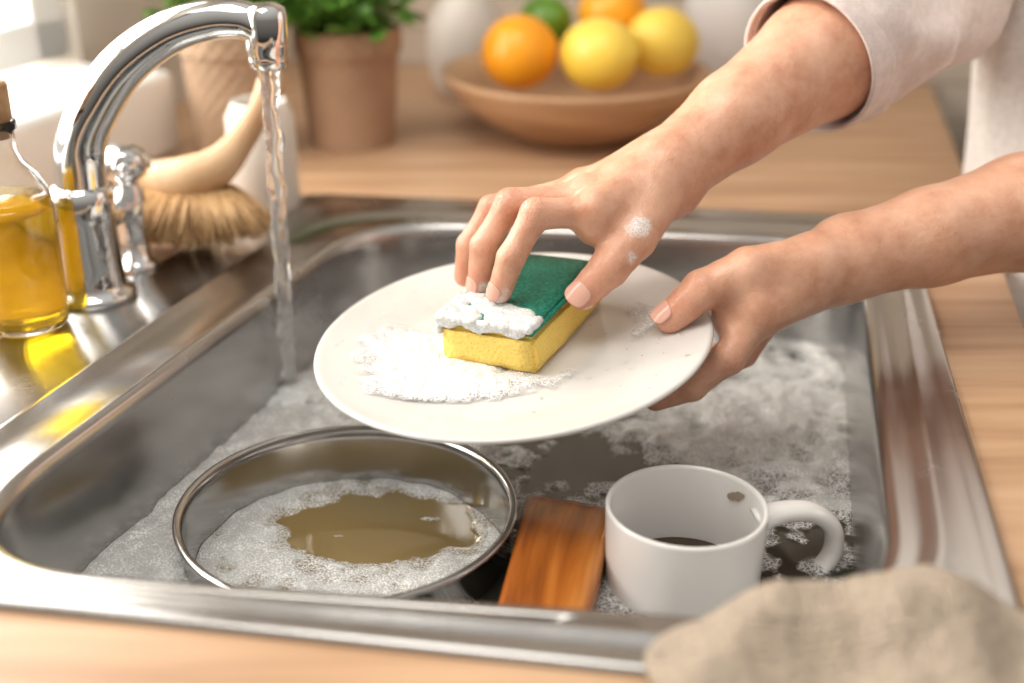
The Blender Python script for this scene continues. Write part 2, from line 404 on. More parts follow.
bx(mb,-1.6,.46,.13,.23,-.9,.07,LT); bx(mb,-1.6,W0,.13,.23,.07,1.7,LT); bx(mb,W1,.46,.13,.23,.07,1.7,LT); bx(mb,W0,W1,.13,.23,1.0,1.7,LT)
mb.obj('wall_left',[M_wall],smooth=False)
mb=MB()
for x0,x1,z0,z1 in [(W0,W0+.05,.085,1.0),(W1-.05,W1,.085,1.0),(W0,W1,.95,1.0),(W0,W1,.085,.13),(-.49,-.44,.085,1.0),(W0,W1,.5,.53)]:
    bx(mb,x0,x1,.145,.19,z0,z1,LT,.004)
mb.obj('window_1',[M_white],smooth=False)
v,f=box(1.0,.14,.085,.010,4); v=[LT@(p+Vector((-.5,.07,.0425+.0005))) for p in v]; mk('trim_1',v,f,M_white)

# ---------------------------------------------------------------- dishwater
wl=rquad(shrink(INN,.0084),R_in,ZW)
def water_grid(loop,center,rings,fn,zb):
    n=len(loop); v=[];f=[];at=[]
    for j in range(rings+1):
        s=j/rings
        for p in loop:
            x=center[0]+(p[0]-center[0])*s; y=center[1]+(p[1]-center[1])*s
            a=fn(x,y,s); at.append(a[0]); v.append((x,y,zb+a[1]))
    for j in range(rings):
        for i in range(n):
            k=(i+1)%n; f.append((j*n+i,(j+1)*n+i,(j+1)*n+k,j*n+k))
    return v,f,at
def dense(loop,step=.003):
    out=[]
    for i in range(len(loop)):
        a=Vector(loop[i]);b=Vector(loop[(i+1)%len(loop)]); k=max(1,int((b-a).length/step))
        for q in range(k): out.append(tuple(a.lerp(b,q/k)))
    return out
def g2(x,y,cx,cy,sx,sy): return math.exp(-((x-cx)/sx)**2-((y-cy)/sy)**2)
def dishf(x,y,s):
    n=fnz(x*11,y*11,1.3)*.24+fnz(x*27,y*27,4.1)*.42+fnz(x*62,y*62,2.)*.36
    b=.47+n
    b+=.50*g2(x,y,-.19,.86,.10,.12)+.42*g2(x,y,-.22,.70,.06,.14)
    b-=.24*g2(x,y,.05,.76,.08,.06)
    b-=.20*g2(x,y,.03,.60,.05,.06)
    b+=.30*g2(x,y,.17,.80,.09,.10)
    b-=.18*g2(x,y,.20,.64,.04,.06)
    b-=.45*g2(x,y,-.19,.555,.05,.035)
    b=min(1,max(0,b)); h=max(0,b-.30)
    return b,h*.011+h*.003*fnz(x*150,y*150,0)
v,f,at=water_grid(dense(wl,.0035),(0,.76),140,dishf,ZW)
# the water stops at the pan wall and at the mug wall
holes=[(-.101,.660,.0988),(.101,.622,.0444)]
dead=set()
for i,p in enumerate(v):
    for hx,hy,hr in holes:
        r_=math.hypot(p[0]-hx,p[1]-hy)
        if r_<hr:
            if r_<hr-.0055: dead.add(i)
            else: v[i]=(hx+(p[0]-hx)*hr/r_,hy+(p[1]-hy)*hr/r_,min(p[2],ZW+.003))
f=[q for q in f if not any(i in dead for i in q)]
dw=mk('dishwater',v,f,M_dish)
a=dw.data.attributes.new('foam','FLOAT','POINT'); a.data.foreach_set('value',at)
bm=bmesh.new(); bm.from_mesh(dw.data); bmesh.ops.delete(bm,geom=[x for x in bm.verts if not x.link_faces],context='VERTS'); bm.to_mesh(dw.data); bm.free()

# ---------------------------------------------------------------- saucepan
pan=empty('saucepan'); pc=(-.101,.660)
zt=-.055
prof=[(.0,ZB+.001),(.088,ZB+.001),(.095,ZB+.005),(.0985,ZB+.014),(.1000,-.09),(.1010,zt-.005),(.1035,zt-.002),(.1046,zt+.0002),(.1044,zt+.0018),(.1025,zt+.0026),(.0998,zt+.0014),(.0985,zt-.002),(.0980,zt-.006),(.0972,-.09),(.095,ZB+.016),(.087,ZB+.006),(0,ZB+.005)]
v,f=lathe(prof,128,False,False); v=[(x+pc[0],y+pc[1],z) for x,y,z in v]; mk('pan_body',v,f,M_pan,pan)
def panf(x,y,s):
    dx,dy=x-pc[0],y-pc[1]; n=fnz(x*24,y*24,9)*.16+fnz(x*60,y*60,3)*.34
    r4=(((dx-.014)/.062)**2+((dy-.040)/.036)**2)**2
    b=.54+n-1.2*math.exp(-r4)+.14*s**4+.25*g2(dx,dy,-.068,.02,.025,.06)
    b+=.85*g2(dx,dy,.046,.048,.012,.006)+.7*g2(dx,dy,-.012,.028,.016,.005)
    b=min(1,max(0,b)); h=max(0,b-.30); return b,h*.006
lp=[(pc[0]+.0968*math.cos(2*math.pi*i/180),pc[1]+.0968*math.sin(2*math.pi*i/180),0) for i in range(180)]
v,f,at=water_grid(lp,pc,90,panf,-.094)
o=mk('soapy_water',v,f,M_panw,pan); a=o.data.attributes.new('foam','FLOAT','POINT'); a.data.foreach_set('value',at)

# ---------------------------------------------------------------- mug
mug=empty('coffee_mug'); mc=Vector((.101,.622,0)); mt=-.030; mbz=ZB+.001
prof=[(0,mbz),(.034,mbz),(.038,mbz+.004),(.0425,mbz+.025),(.0455,mbz+.06),(.0470,mt-.002),(.0466,mt),(.0450,mt+.0004),(.0438,mt-.002),(.0425,mbz+.06),(.0395,mbz+.025),(.034,mbz+.009),(0,mbz+.007)]
v,f=lathe(prof,96,False,False); mk('mug_body',[(x+mc.x,y+mc.y,z) for x,y,z in v],f,M_ceramic,mug)
hd=Vector((.985,.17,0)); base=Vector((mc.x,mc.y,0))
hp=[(.0435,-.046),(.058,-.0415),(.078,-.0435),(.092,-.056),(.0935,-.074),(.082,-.090),(.062,-.101),(.042,-.107)]
path=catmull([base+hd*a_+Vector((0,0,b_)) for a_,b_ in hp],6)
v,f=tube(path,interp([.0095,.0082,.0076,.0074,.0074,.0076,.0082,.0090],len(path)),20,True,.75); mk('mug_handle',v,f,M_ceramic,mug)
v,f=lathe([(0,-.079),(.0414,-.079)],64,False,False); mk('coffee_residue',[(x+mc.x,y+mc.y,z) for x,y,z in v],f,M_coffee,mug)
v=[];f=[]
for i in range(15):
    for j in range(9):
        t=i/14*2-1; s=j/8*2-1; e=math.sqrt(max(0,1-t*t)); a=math.radians(38+t*9+3*s*fnz(t*2,0,5)); z=-.0405+s*e*.0030*(1+.9*fnz(t*3,s,2))-.003*t
        rr=.0433-(-.032-z)*.02; v.append((mc.x+rr*math.cos(a)-.0003,mc.y+rr*math.sin(a)-.0003,z))
for i in range(14):
    for j in range(8): f.append((i*9+j,i*9+j+1,(i+1)*9+j+1,(i+1)*9+j))
mk('coffee_stain',v,f,mat('stain',(.36,.29,.23),.3),mug)

# ---------------------------------------------------------------- wooden brush in the sink
nu,nv=56,40; vs=[];fs=[]
def slab(u,w_):
    wd=.0245+.0045*u; end=max(0,1-abs(2*u-1)**14)**.5
    th=.0125
    ca,sa=math.cos(w_),math.sin(w_)
    x=wd*abs(ca)**.32*math.copysign(1,ca)*(.88+.12*end); z=th*abs(sa)**.45*math.copysign(1,sa)*(.2+.8*end)
    z+= -.10*x+ .010*math.sin(min(1,u*1.05)*math.pi*.9)
    if sa>0: z-= .0035*math.exp(-((x+.004)/.006)**2)*math.sin(u*math.pi)
    return Vector((x+.003*math.sin(u*3),(u-.5)*.150,z))
for i in range(nu+1):
    for j in range(nv): vs.append(slab(i/nu,2*math.pi*j/nv))
for i in range(nu):
    for j in range(nv):
        k=(j+1)%nv; fs.append((i*nv+j,i*nv+k,(i+1)*nv+k,(i+1)*nv+j))
fs.append(tuple(reversed(range(nv)))); fs.append(tuple(nu*nv+j for j in range(nv)))
T=Matrix.Translation((.0235,.618,-.080))@Euler((math.radians(0),math.radians(0),math.radians(-10))).to_matrix().to_4x4()
wo=mk('wooden_scrub_brush',vs,fs,M_wet); wo.matrix_world=T

# ---------------------------------------------------------------- plate
PC=Vector((.0,.745,.0225)); RE=Euler((math.radians(3.6),math.radians(-5.5),0)).to_matrix().to_4x4()
PT=Matrix.Translation(PC)@RE@Matrix.Translation((0,0,-.013))
prof=[(0,-.002),(.068,-.002),(.070,-.005),(.074,-.005),(.076,-.0012),(.088,.001),(.110,.0065),(.1275,.0106),(.1297,.0125),(.1290,.0142),(.1268,.0146),(.1240,.0134),(.110,.0105),(.095,.0072),(.086,.0042),(.078,.0028),(.070,.0024),(0,.0024)]
v,f=lathe(prof,128,False,False); plate=mk('dinner_plate',[PT@Vector(p) for p in v],f,M_plate)
def pz(r): return float(np.interp(r,[0,.070,.078,.086,.095,.110,.124],[.0024,.0024,.0028,.0042,.0072,.0105,.0134]))
v=[];f=[];at=[];nr,na_=110,360
for j in range(nr+1):
    r=.1225*j/nr
    for i in range(na_):
        a=2*math.pi*i/na_; lx,ly=r*math.cos(a),r*math.sin(a)
        n_=fnz(lx*28,ly*28,6)*.22+fnz(lx*70,ly*70,2)*.20+fnz(lx*14,ly*14,9)*.12
        b=-.10+n_+1.0*g2(lx,ly,-.062,-.002,.040,.046)+.55*g2(lx,ly,-.025,-.045,.060,.020)+.28*g2(lx,ly,.055,-.045,.04,.015)+.22*g2(lx,ly,.080,.015,.02,.04)+.22*g2(lx,ly,-.05,.075,.05,.02)
        b-= .6*max(0,(r-.105)/.02)
        b=min(.95,max(-.3,b)); at.append(b)
        v.append(PT@Vector((lx,ly,pz(r)+.0003+max(0,b-.05)*.0060+max(0,b-.1)*(.0035*abs(fnz(lx*110,ly*110,1))+.0012*fnz(lx*230,ly*230,5)))))
for j in range(nr):
    for i in range(na_):
        k=(i+1)%na_; f.append((j*na_+i,j*na_+k,(j+1)*na_+k,(j+1)*na_+i) )
o=mk('plate_suds',v,f,M_film,plate); a=o.data.attributes.new('foam','FLOAT','POINT'); a.data.foreach_set('value',at)
mb=MB()
for i in range(110):
    a=random.uniform(0,6.28); r=.118*math.sqrt(random.random()); lx,ly=r*math.cos(a),r*math.sin(a); rr=random.uniform(.0005,.0014)
    bm=bmesh.new(); bmesh.ops.create_icosphere(bm,subdivisions=2,radius=rr); vv_=[Vector((x.co.x,x.co.y,x.co.z*.5)) for x in bm.verts]; ff=[tuple(q.index for q in p.verts) for p in bm.faces]; bm.free()
    mb.add(vv_,ff,0,PT@Matrix.Translation((lx,ly,pz(r)+.0003)))
mb.obj('plate_droplets',[M_drop],plate)

# ---------------------------------------------------------------- sponge
sp=empty('scrub_sponge')
loc=PT.inverted()@Vector((.0085,.768,.02))
ST=PT@Matrix.Translation((loc.x,loc.y,.0030))@Matrix.Rotation(math.radians(-27),4,'Z')
def softbox(sx,sy,sz,z0,bev,amp):
    bm=bmesh.new(); bmesh.ops.create_cube(bm,size=1); bmesh.ops.scale(bm,vec=(sx,sy,sz),verts=bm.verts)
    bmesh.ops.bevel(bm,geom=bm.edges[:],offset=bev,segments=2,affect='EDGES')
    bmesh.ops.subdivide_edges(bm,edges=bm.edges[:],cuts=5,use_grid_fill=True)
    v=[]
    for x in bm.verts:
        p=x.co.copy(); k=Vector((fnz(p.x*60,p.y*60,p.z*60),fnz(p.x*60+9,p.y*60,p.z*60),fnz(p.x*60,p.y*60+7,p.z*60)))
        p+=k*amp; p.z+=z0+sz/2; v.append(p)
    f=[tuple(w.index for w in q.verts) for q in bm.faces]; bm.free(); return v,f
v,f=softbox(.068,.105,.0270,0,.003,.0014); mk('yellow_foam',[ST@p for p in v],f,M_yel,sp)
v,f=softbox(.069,.106,.0065,.0268,.002,.0012); mk('green_scourer',[ST@p for p in v],f,M_grn,sp)
SH=.0333
def foamblob(name,centers,parent=None,h=.001,m=M_foam,k=.003):
    cs=np.array([c_[:3] for c_ in centers]); r=max(c_[3] for c_ in centers)
    F=Field(cs.min(0)-r-.006,cs.max(0)+r+.006,h)
    for c_ in centers: F.cone(c_[:3],c_[:3],c_[3],c_[3],k)
    V,Fc=nets(F); return npmesh(name,V,Fc,m,parent)
sf=[]
for i in range(1300):
    u=random.uniform(-.034,.033); w_=random.uniform(-.053,-.014-.018*(u+.034)/.06+.012*fnz(u*90,0,2))
    if fnz(u*110,w_*110,4)>.30: continue
    r=random.uniform(.0008,.0023); sf.append((*(ST@Vector((u,w_,SH-r*.45))),r))
for i in range(240):
    u=random.uniform(-.034,.030); r=random.uniform(.0008,.0016); sf.append((*(ST@Vector((u,-.0520,random.uniform(.0270-.006*fnz(u*80,5,1),.033)))),r))
for i in range(120):
    w_=random.uniform(-.053,-.02); r=random.uniform(.0008,.0018); sf.append((*(ST@Vector((-.0340,w_,random.uniform(.020,.033)))),r))
foamblob('sponge_foam',sf,sp,.0008,k=.0018)

# ---------------------------------------------------------------- woman : hands
woman=empty('woman')
def Wp(px,py,d):   # joint table digitised in a level frame, returns metres
    v_=(341.5-py)/1250; return np.array(((px-512)/1250*d, d*(.9135+.4067*v_), .35+d*(-.4067+.9135*v_)))
def hand(name,arm,armr,palm,fingers,thumb,lo,hi,h=.0012,dorsal=None,sudpts=()):
    B=Field(lo,hi,h)
    for i in range(len(arm)-1): B.cone(arm[i],arm[i+1],armr[i],armr[i+1],.010)
    for a,b,ra,rb in palm: B.cone(a,b,ra,rb,.012)
    G=Field(lo,hi,h); pts=[]; kp=[]
    for j,r in fingers:
        rr=[r*1.15,r*1.06,r*.94,r*.80]
        m1=j[0]+(j[1]-j[0])*.5; m2=j[1]+(j[2]-j[1])*.5
        G.cone(j[0],m1,rr[0],rr[1]*.90,.0); G.cone(m1,j[1],rr[1]*.90,rr[1],.0015)
        G.cone(j[1],m2,rr[1],rr[2]*.91,.0012); G.cone(m2,j[2],rr[2]*.91,rr[2],.0012)
        m3=j[2]+(j[3]-j[2])*.5; G.cone(j[2],m3,rr[2],rr[3]*1.04,.0012); G.cone(m3,j[3],rr[3]*1.04,rr[3],.0012)
        pts+= [(j[0],.012,.35),(j[1],.010,.60),(j[2],.007,.35),(j[3],.011,.85)]
        kp+=[(j[1],.008),(j[2],.006)]
        if dorsal is not None:
            B.cone(j[0]+dorsal*r*.5,j[0]+dorsal*r*.5,r*.97,r*.97,.006)
            B.cone(arm[0]+dorsal*.012+(j[0]-arm[0])*.15,j[0]+dorsal*r*.98,.004,.0035,.005)
    B.merge(G,.006)
    j,r=thumb; G2=Field(lo,hi,h)
    G2.cone(j[0],j[1],r[0],r[1],.004); G2.cone(j[1],(j[1]+j[2])/2,r[1],(r[1]+r[2])/2*.94,.002);G2.cone((j[1]+j[2])/2,j[2],(r[1]+r[2])/2*.94,r[2],.002)
    m3=(j[2]+j[3])/2; G2.cone(j[2],m3,r[2],r[3]*1.08,.002); G2.cone(m3,j[3],r[3]*1.08,r[3],.002)
    B.merge(G2,.008); pts+=[(j[2],.010,.5),(j[3],.013,.85),(j[1],.012,.35)]; kp+=[(j[2],.009),(j[1],.008)]
    V,Fc=nets(B); t=np.zeros(len(V)); kk=np.zeros(len(V)); sd=np.zeros(len(V))
    for p,s,w_ in pts: t+=w_*np.exp(-((V-p)**2).sum(1)/(s*s*1.6))
    for p,s in kp: kk+=np.exp(-((V-p)**2).sum(1)/(s*s*1.8))
    for p,s,w_ in sudpts: sd+=w_*np.exp(-((V-np.array(p))**2).sum(1)/(s*s))
    t=np.clip(t,0,1)*.5
    return npmesh(name,V,Fc,M_skin,woman,{'tint':t,'knuckle':np.clip(kk*1.4,0,1),'suds':np.clip(sd,0,1)})
def nail(name,T,Dv,Nv,r,ln=.0115,wd=52,off=-.0055):
    T=Vector(T);Dv=Vector(Dv).normalized();Nv=Vector(Nv);Nv=(Nv-Dv*Nv.dot(Dv)).normalized();S=Dv.cross(Nv)
    v=[];f=[];n1,n2=12,12
    for i in range(n1+1):
        t=i/n1; w_=math.radians(wd)*min(1,(1-abs(2*t-1)**3.5))**.5 if 0<t<1 else math.radians(wd)*.25
        for k in range(n2+1):
            a=(2*k/n2-1)*w_; rr=r*1.05-.0016*max(0,t-.65)**1.5*3
            v.append(T+Dv*(off+t*ln)+(Nv*math.cos(a)+S*math.sin(a))*rr)
    for i in range(n1):
        for k in range(n2): f.append((i*(n2+1)+k,i*(n2+1)+k+1,(i+1)*(n2+1)+k+1,(i+1)*(n2+1)+k))
    o=mk(name,v,f,M_nail,woman); sm=o.modifiers.new('s','SOLIDIFY'); sm.thickness=.0006; return o
arm=[Wp(666,172,.83),Wp(735,118,.85),Wp(820,58,.885),Wp(905,-12,.95)]
ix=[Wp(594,212,.797),Wp(536,214,.79),Wp(511,258,.79),Wp(500,291,.80)]
md=[Wp(587,197,.817),Wp(510,204,.81),Wp(484,246,.815),Wp(479,284,.825)]
rg=[Wp(583,189,.840),Wp(492,209,.84),Wp(469,245,.843),Wp(465,276,.85)]
pk=[Wp(582,187,.862),Wp(512,204,.87),Wp(487,231,.873),Wp(478,256,.88)]
wr=arm[0]; dn=np.array((0,0,-.012)); up=np.array((-.1,-.25,.96))
palm=[(wr,ix[0],.022,.0130),(wr,md[0],.022,.013),(wr,rg[0],.021,.0125),(wr,pk[0],.020,.012),
      (wr+dn,(rg[0]+dn*.9),.017,.011),(wr+dn,(ix[0]+dn*.9),.017,.011)]
th=[Wp(652,200,.815),Wp(634,238,.80),Wp(609,268,.797),Wp(583,294,.80)]
hand('right_arm',arm,[.0255,.031,.043,.046],palm,[(ix,.0100),(md,.0100),(rg,.0093),(pk,.0082)],(th,[.019,.0146,.0128,.0102]),(-.06,.68,.02),(.36,1.05,.29),dorsal=up,
     sudpts=[(th[1]+np.array((.002,-.010,.012)),.013,.66),(th[1]*.4+th[2]*.6+np.array((.007,-.010,.002)),.008,.45),(ix[3],.011,.8),(md[3],.011,.75),(th[3]+np.array((.004,-.004,-.008)),.008,.6)])
nail('right_thumb_nail',th[3],th[3]-th[2],(-.15,-.75,.65),.0106,.015,50)
nail('right_index_nail',ix[3],ix[3]-ix[2],(-.7,-.6,.3),.0083)
nail('right_middle_nail',md[3],md[3]-md[2],(-.8,-.5,.2),.0083)
arm=[Wp(848,258,.835),Wp(930,237,.845),Wp(1024,212,.86),Wp(1140,190,.90)]
ix=[Wp(762,310,.805),Wp(728,358,.804),Wp(692,386,.812),Wp(656,398,.825)]
md=[Wp(778,304,.828),Wp(742,352,.83),Wp(706,376,.842),Wp(672,386,.855)]
rg=[Wp(790,298,.848),Wp(750,342,.855),Wp(716,363,.868),Wp(684,372,.88)]
pk=[Wp(800,290,.868),Wp(764,326,.875),Wp(738,344,.885),Wp(712,354,.895)]
wr=arm[0]
th=[Wp(812,266,.818),Wp(748,270,.80),Wp(702,290,.80),Wp(671,317,.806)]
palm=[(wr,ix[0],.024,.0155),(wr,md[0],.022,.0135),(wr,rg[0],.020,.012),(wr,pk[0],.019,.0115),(th[0],ix[0],.019,.013),(wr,(th[1]+ix[0])/2,.021,.014),
      (Wp(752,282,.808),Wp(735,326,.812),.013,.0115),(Wp(740,290,.808),Wp(728,312,.814),.011,.0100)]
hand('left_arm',arm,[.0280,.032,.039,.045],palm,[(ix,.0108),(md,.0102),(rg,.0094),(pk,.0083)],(th,[.020,.0150,.0132,.0108]),(.07,.66,-.05),(.46,.92,.17),
     sudpts=[(th[3]+np.array((.004,0,-.008)),.009,.7),(ix[1],.008,.35)])
nail('left_thumb_nail',th[3],th[3]-th[2],(-.35,-.25,.9),.0112,.015,50)

def cloth_tube(name,pts,rads,m,amp=.004,n=72,seed=0,sub=16):
    path=catmull(pts,sub); rr=interp(rads,len(path)); v,f=tube(path,rr,n,False); out=[]
    for i,p in enumerate(v):
        c_=path[i//n]; d=(p-c_).normalized(); s=(i//n)/len(path)
        k=fnz(p.x*20+seed,p.y*20,p.z*20)*amp+abs(fnz(p.x*38+seed,p.y*38,p.z*38))*amp*.7
        out.append(p+d*k*(.4+.6*min(1,s*6)))
    o=mk(name,out,f,m,woman); sm=o.modifiers.new('s','SOLIDIFY'); sm.thickness=.0025; sm.offset=0; return o
cu=Vector(Wp(812,60,.882)); el=Vector(Wp(930,-30,.97))
cloth_tube('right_sleeve',[cu,cu.lerp(el,.35),el,(.42,1.10,.36),(.50,1.17,.46)],[.050,.056,.062,.068,.07],M_sleeve,.012,seed=3)
cf=[cu-(el-cu).normalized()*.006+ (el-cu).normalized()*t for t in (0,.012,.024)]
cloth_tube('right_cuff',cf,[.0515,.053,.0535],M_sleeve,.002,seed=3,sub=4)
e2=Vector(Wp(1140,190,.90))
cloth_tube('left_sleeve',[(.40,.815,.092),e2,(.50,.82,.20),(.51,.86,.42)],[.050,.056,.062,.07],M_shirt,.006,seed=8)
secs=[(-.90,.57,1.02,.11,.16),(-.40,.57,1.02,.13,.18),(-.22,.560,1.02,.150,.195),(-.05,.545,1.01,.150,.185),(.08,.535,1.01,.142,.175),(.25,.525,1.01,.140,.18),(.40,.52,1.02,.135,.20),(.50,.52,1.02,.11,.185),(.55,.52,1.02,.07,.10),(.58,.51,1.02,.052,.06)]
def body(name,sec,m,amp):
    n=96; v=[];f=[]
    zz=np.linspace(sec[0][0],sec[-1][0],70); cols=[np.interp(zz,[s[0] for s in sec],[s[i] for s in sec]) for i in range(1,5)]
    for j,z in enumerate(zz):
        for i in range(n):
            a=2*math.pi*i/n; k=1+amp*fnz(math.cos(a)*3,math.sin(a)*3,z*2)+amp*.5*fnz(math.cos(a)*9,math.sin(a)*9,z*4)
            v.append((cols[0][j]+cols[2][j]*math.cos(a)*k,cols[1][j]+cols[3][j]*math.sin(a)*k,z))
    for j in range(len(zz)-1):
        for i in range(n):
            k=(i+1)%n; f.append((j*n+i,j*n+k,(j+1)*n+k,(j+1)*n+i))
    f.append(tuple((len(zz)-1)*n+i for i in range(n))); f.append(tuple(reversed(range(n))))
    return mk(name,v,f,m,woman)
body('shirt',secs[2:],M_shirt,.10)
body('trousers',[(s[0],s[1],s[2],s[3]*.9,s[4]*.9) for s in secs[:4]],M_trouser,.05)
hs=[(.55,.50,1.02,.048,.052),(.62,.485,1.02,.046,.050),(.64,.475,1.02,.06,.055),(.68,.462,1.02,.082,.066),(.74,.465,1.02,.094,.074),(.79,.47,1.02,.095,.076),(.83,.475,1.02,.080,.064),(.855,.48,1.02,.045,.036),(.862,.48,1.02,.01,.01)]
body('head',hs,M_skin,0.0)
hh=[(s[0]+.006,s[1]+.022,s[2],s[3]*1.05,s[4]*1.12) for s in hs[1:]]
body('hair',hh,mat('hair_brown',(.08,.045,.025),.5),.06)

# ---------------------------------------------------------------- faucet
fa=empty('chrome_faucet')
fx,fy=-.310,.862
prof=[(0,.003),(.029,.003),(.0305,.006),(.029,.009),(.025,.011),(.0238,.015),(.0232,.03),(.0222,.060),(.0230,.064),(.0230,.080),(.0215,.086),(.0185,.089),(0,.091)]
v,f=lathe(prof,64,False,False); mk('faucet_base',[(x+fx,y+fy,z) for x,y,z in v],f,M_chrome,fa)
pts=[(-.3085,.863,.080),(-.306,.864,.114),(-.292,.864,.143),(-.268,.864,.173),(-.236,.864,.195),(-.205,.864,.2045),(-.183,.864,.2045),(-.172,.864,.199)]
path=catmull(pts,10); v,f=tube(path,interp([.0180,.0175,.0170,.0160,.0148,.0138,.0130,.0128],len(path)),36); mk('spout_pipe',v,f,M_chrome,fa)
prof=[(0,.172),(.0115,.172),(.0128,.173),(.0133,.178),(.0133,.182),(.0142,.184),(.0146,.196),(.0147,.206),(.0137,.2125),(.008,.2155),(0,.216)]
v,f=lathe(prof,48,False,False); mk('aerator',[(x-.1675,y+.864,z) for x,y,z in v],f,M_chrome,fa)
vx,vy=-.296,.925
prof=[(0,.003),(.017,.003),(.018,.006),(.016,.009),(.0118,.012),(.0112,.03),(.0125,.040),(.0128,.066),(.010,.070),(.010,.074),(.0155,.077),(.0175,.081),(.0178,.090),(.0160,.096),(.010,.100),(0,.101)]
v,f=lathe(prof,40,False,False); mk('valve',[(x+vx,y+vy,z) for x,y,z in v],f,M_chrome,fa)
v,f=tube([(fx,fy,.052),(vx,vy,.055)],.0095,24); mk('valve_link',v,f,M_chrome,fa)
for a in (20,110):
    ca,sa=math.cos(math.radians(a)),math.sin(math.radians(a)); v,f=tube(catmull([(vx-ca*.020,vy-sa*.020,.086),(vx,vy,.087),(vx+ca*.020,vy+sa*.020,.086)],4),[.005,.0055,.006,.0065,.007,.0065,.006,.0055,.005],16); mk('valve_lever_%d'%a,v,f,M_chrome,fa)
path=[];rad=[]
for i in range(110):
    t=i/109; path.append((-.1675-.004*t+.0007*math.sin(t*37),.864+.002*t,.174-.256*t)); rad.append(.0070-.0018*t+.0006*math.sin(t*41)+.0004*math.sin(t*97))
v,f=tube(path,rad,24,True,.8)
for i,p in enumerate(v):
    k=fnz(p.x*150,p.y*150,p.z*35)*.0012; c_=Vector(path[i//24]) if i//24<110 else p; v[i]=p+(p-c_)*k/.006
mk('water_stream',v,f,M_watr)
spf=[]
for i in range(260):
    a=random.uniform(0,6.28); q=random.random()**.6*.03; r=random.uniform(.0012,.003); spf.append((-.1715+math.cos(a)*q,.866+math.sin(a)*q,ZW+.0045+.003*(1-q/.03),r))
foamblob('splash_foam',spf,dw,.0011)

# ---------------------------------------------------------------- oil bottle
ob=empty('oil_bottle'); bx0,by0=-.340,.806; b0=.0045; BS=.86
pr=[(0,b0),(.030,b0),(.0335,b0+.003),(.0345,b0+.010),(.0345,.088),(.033,.101),(.026,.113),(.018,.121),(.0145,.128),(.014,.142),(.0165,.144),(.0165,.149),(.0125,.149),(.0115,.130),(.015,.121),(.023,.111),(.0300,.100),(.0318,.088),(.0318,b0+.012),(.029,b0+.006),(0,b0+.005)]
v,f=lathe(pr,64,False,False); mk('bottle_glass',[(x*BS+bx0,y*BS+by0,z) for x,y,z in v],f,M_glass,ob)
pr=[(0,b0+.0045),(.0288,b0+.0055),(.0320,b0+.012),(.0320,.088),(.0305,.097),(0,.0975)]
v,f=lathe(pr,64,False,False); mk('bottle_oil',[(x*BS+bx0,y*BS+by0,z) for x,y,z in v],f,M_oil,ob)
pr=[(0,.138),(.0110,.138),(.0125,.1495),(.0145,.150),(.0145,.172),(.0135,.174),(0,.174)]
v,f=lathe(pr,32,False,False); mk('bottle_cork',[(x*BS+bx0,y*BS+by0,z) for x,y,z in v],f,M_cork,ob)

# ---------------------------------------------------------------- dish brush
db=empty('dish_brush')
path=catmull([(-.303,1.000,.058),(-.284,.992,.055),(-.262,.988,.057),(-.240,.990,.066),(-.222,.998,.084),(-.207,1.01,.106),(-.197,1.02,.126),(-.192,1.024,.137)],8)
v,f=tube(path,interp([.009,.0165,.0185,.0165,.0115,.0095,.0120,.006],len(path)),24); mk('brush_handle',v,f,M_brushwood,db)
mb=MB()
for i in range(1500):
    t=random.random(); a=math.radians(random.uniform(-85,85))
    x=-.300+.070*t; c_=Vector((x,.987,.050-.004*abs(t-.5)))
    fan=(t-.5)*1.9
    d=Vector((fan*.85,-.62+math.sin(a)*.30,-.58)).normalized(); d=(d+Vector((random.uniform(-.12,.12),random.uniform(-.22,.22),random.uniform(-.10,.10)))).normalized()
    s=c_+Vector((0,math.sin(a)*.010,0)); ln=random.uniform(.040,.056); e=s+d*ln
    if e.z<.003: e=s+d*((s.z-.003)/max(1e-4,-d.z))
    v,f=tube([s,s.lerp(e,.5)+Vector((0,0,.001)),e],[.0009,.0009,.0006],4); mb.add(v,f,i%3==0 and 1 or 0)
mb.obj('bristles',[M_brist,M_brist2],db)

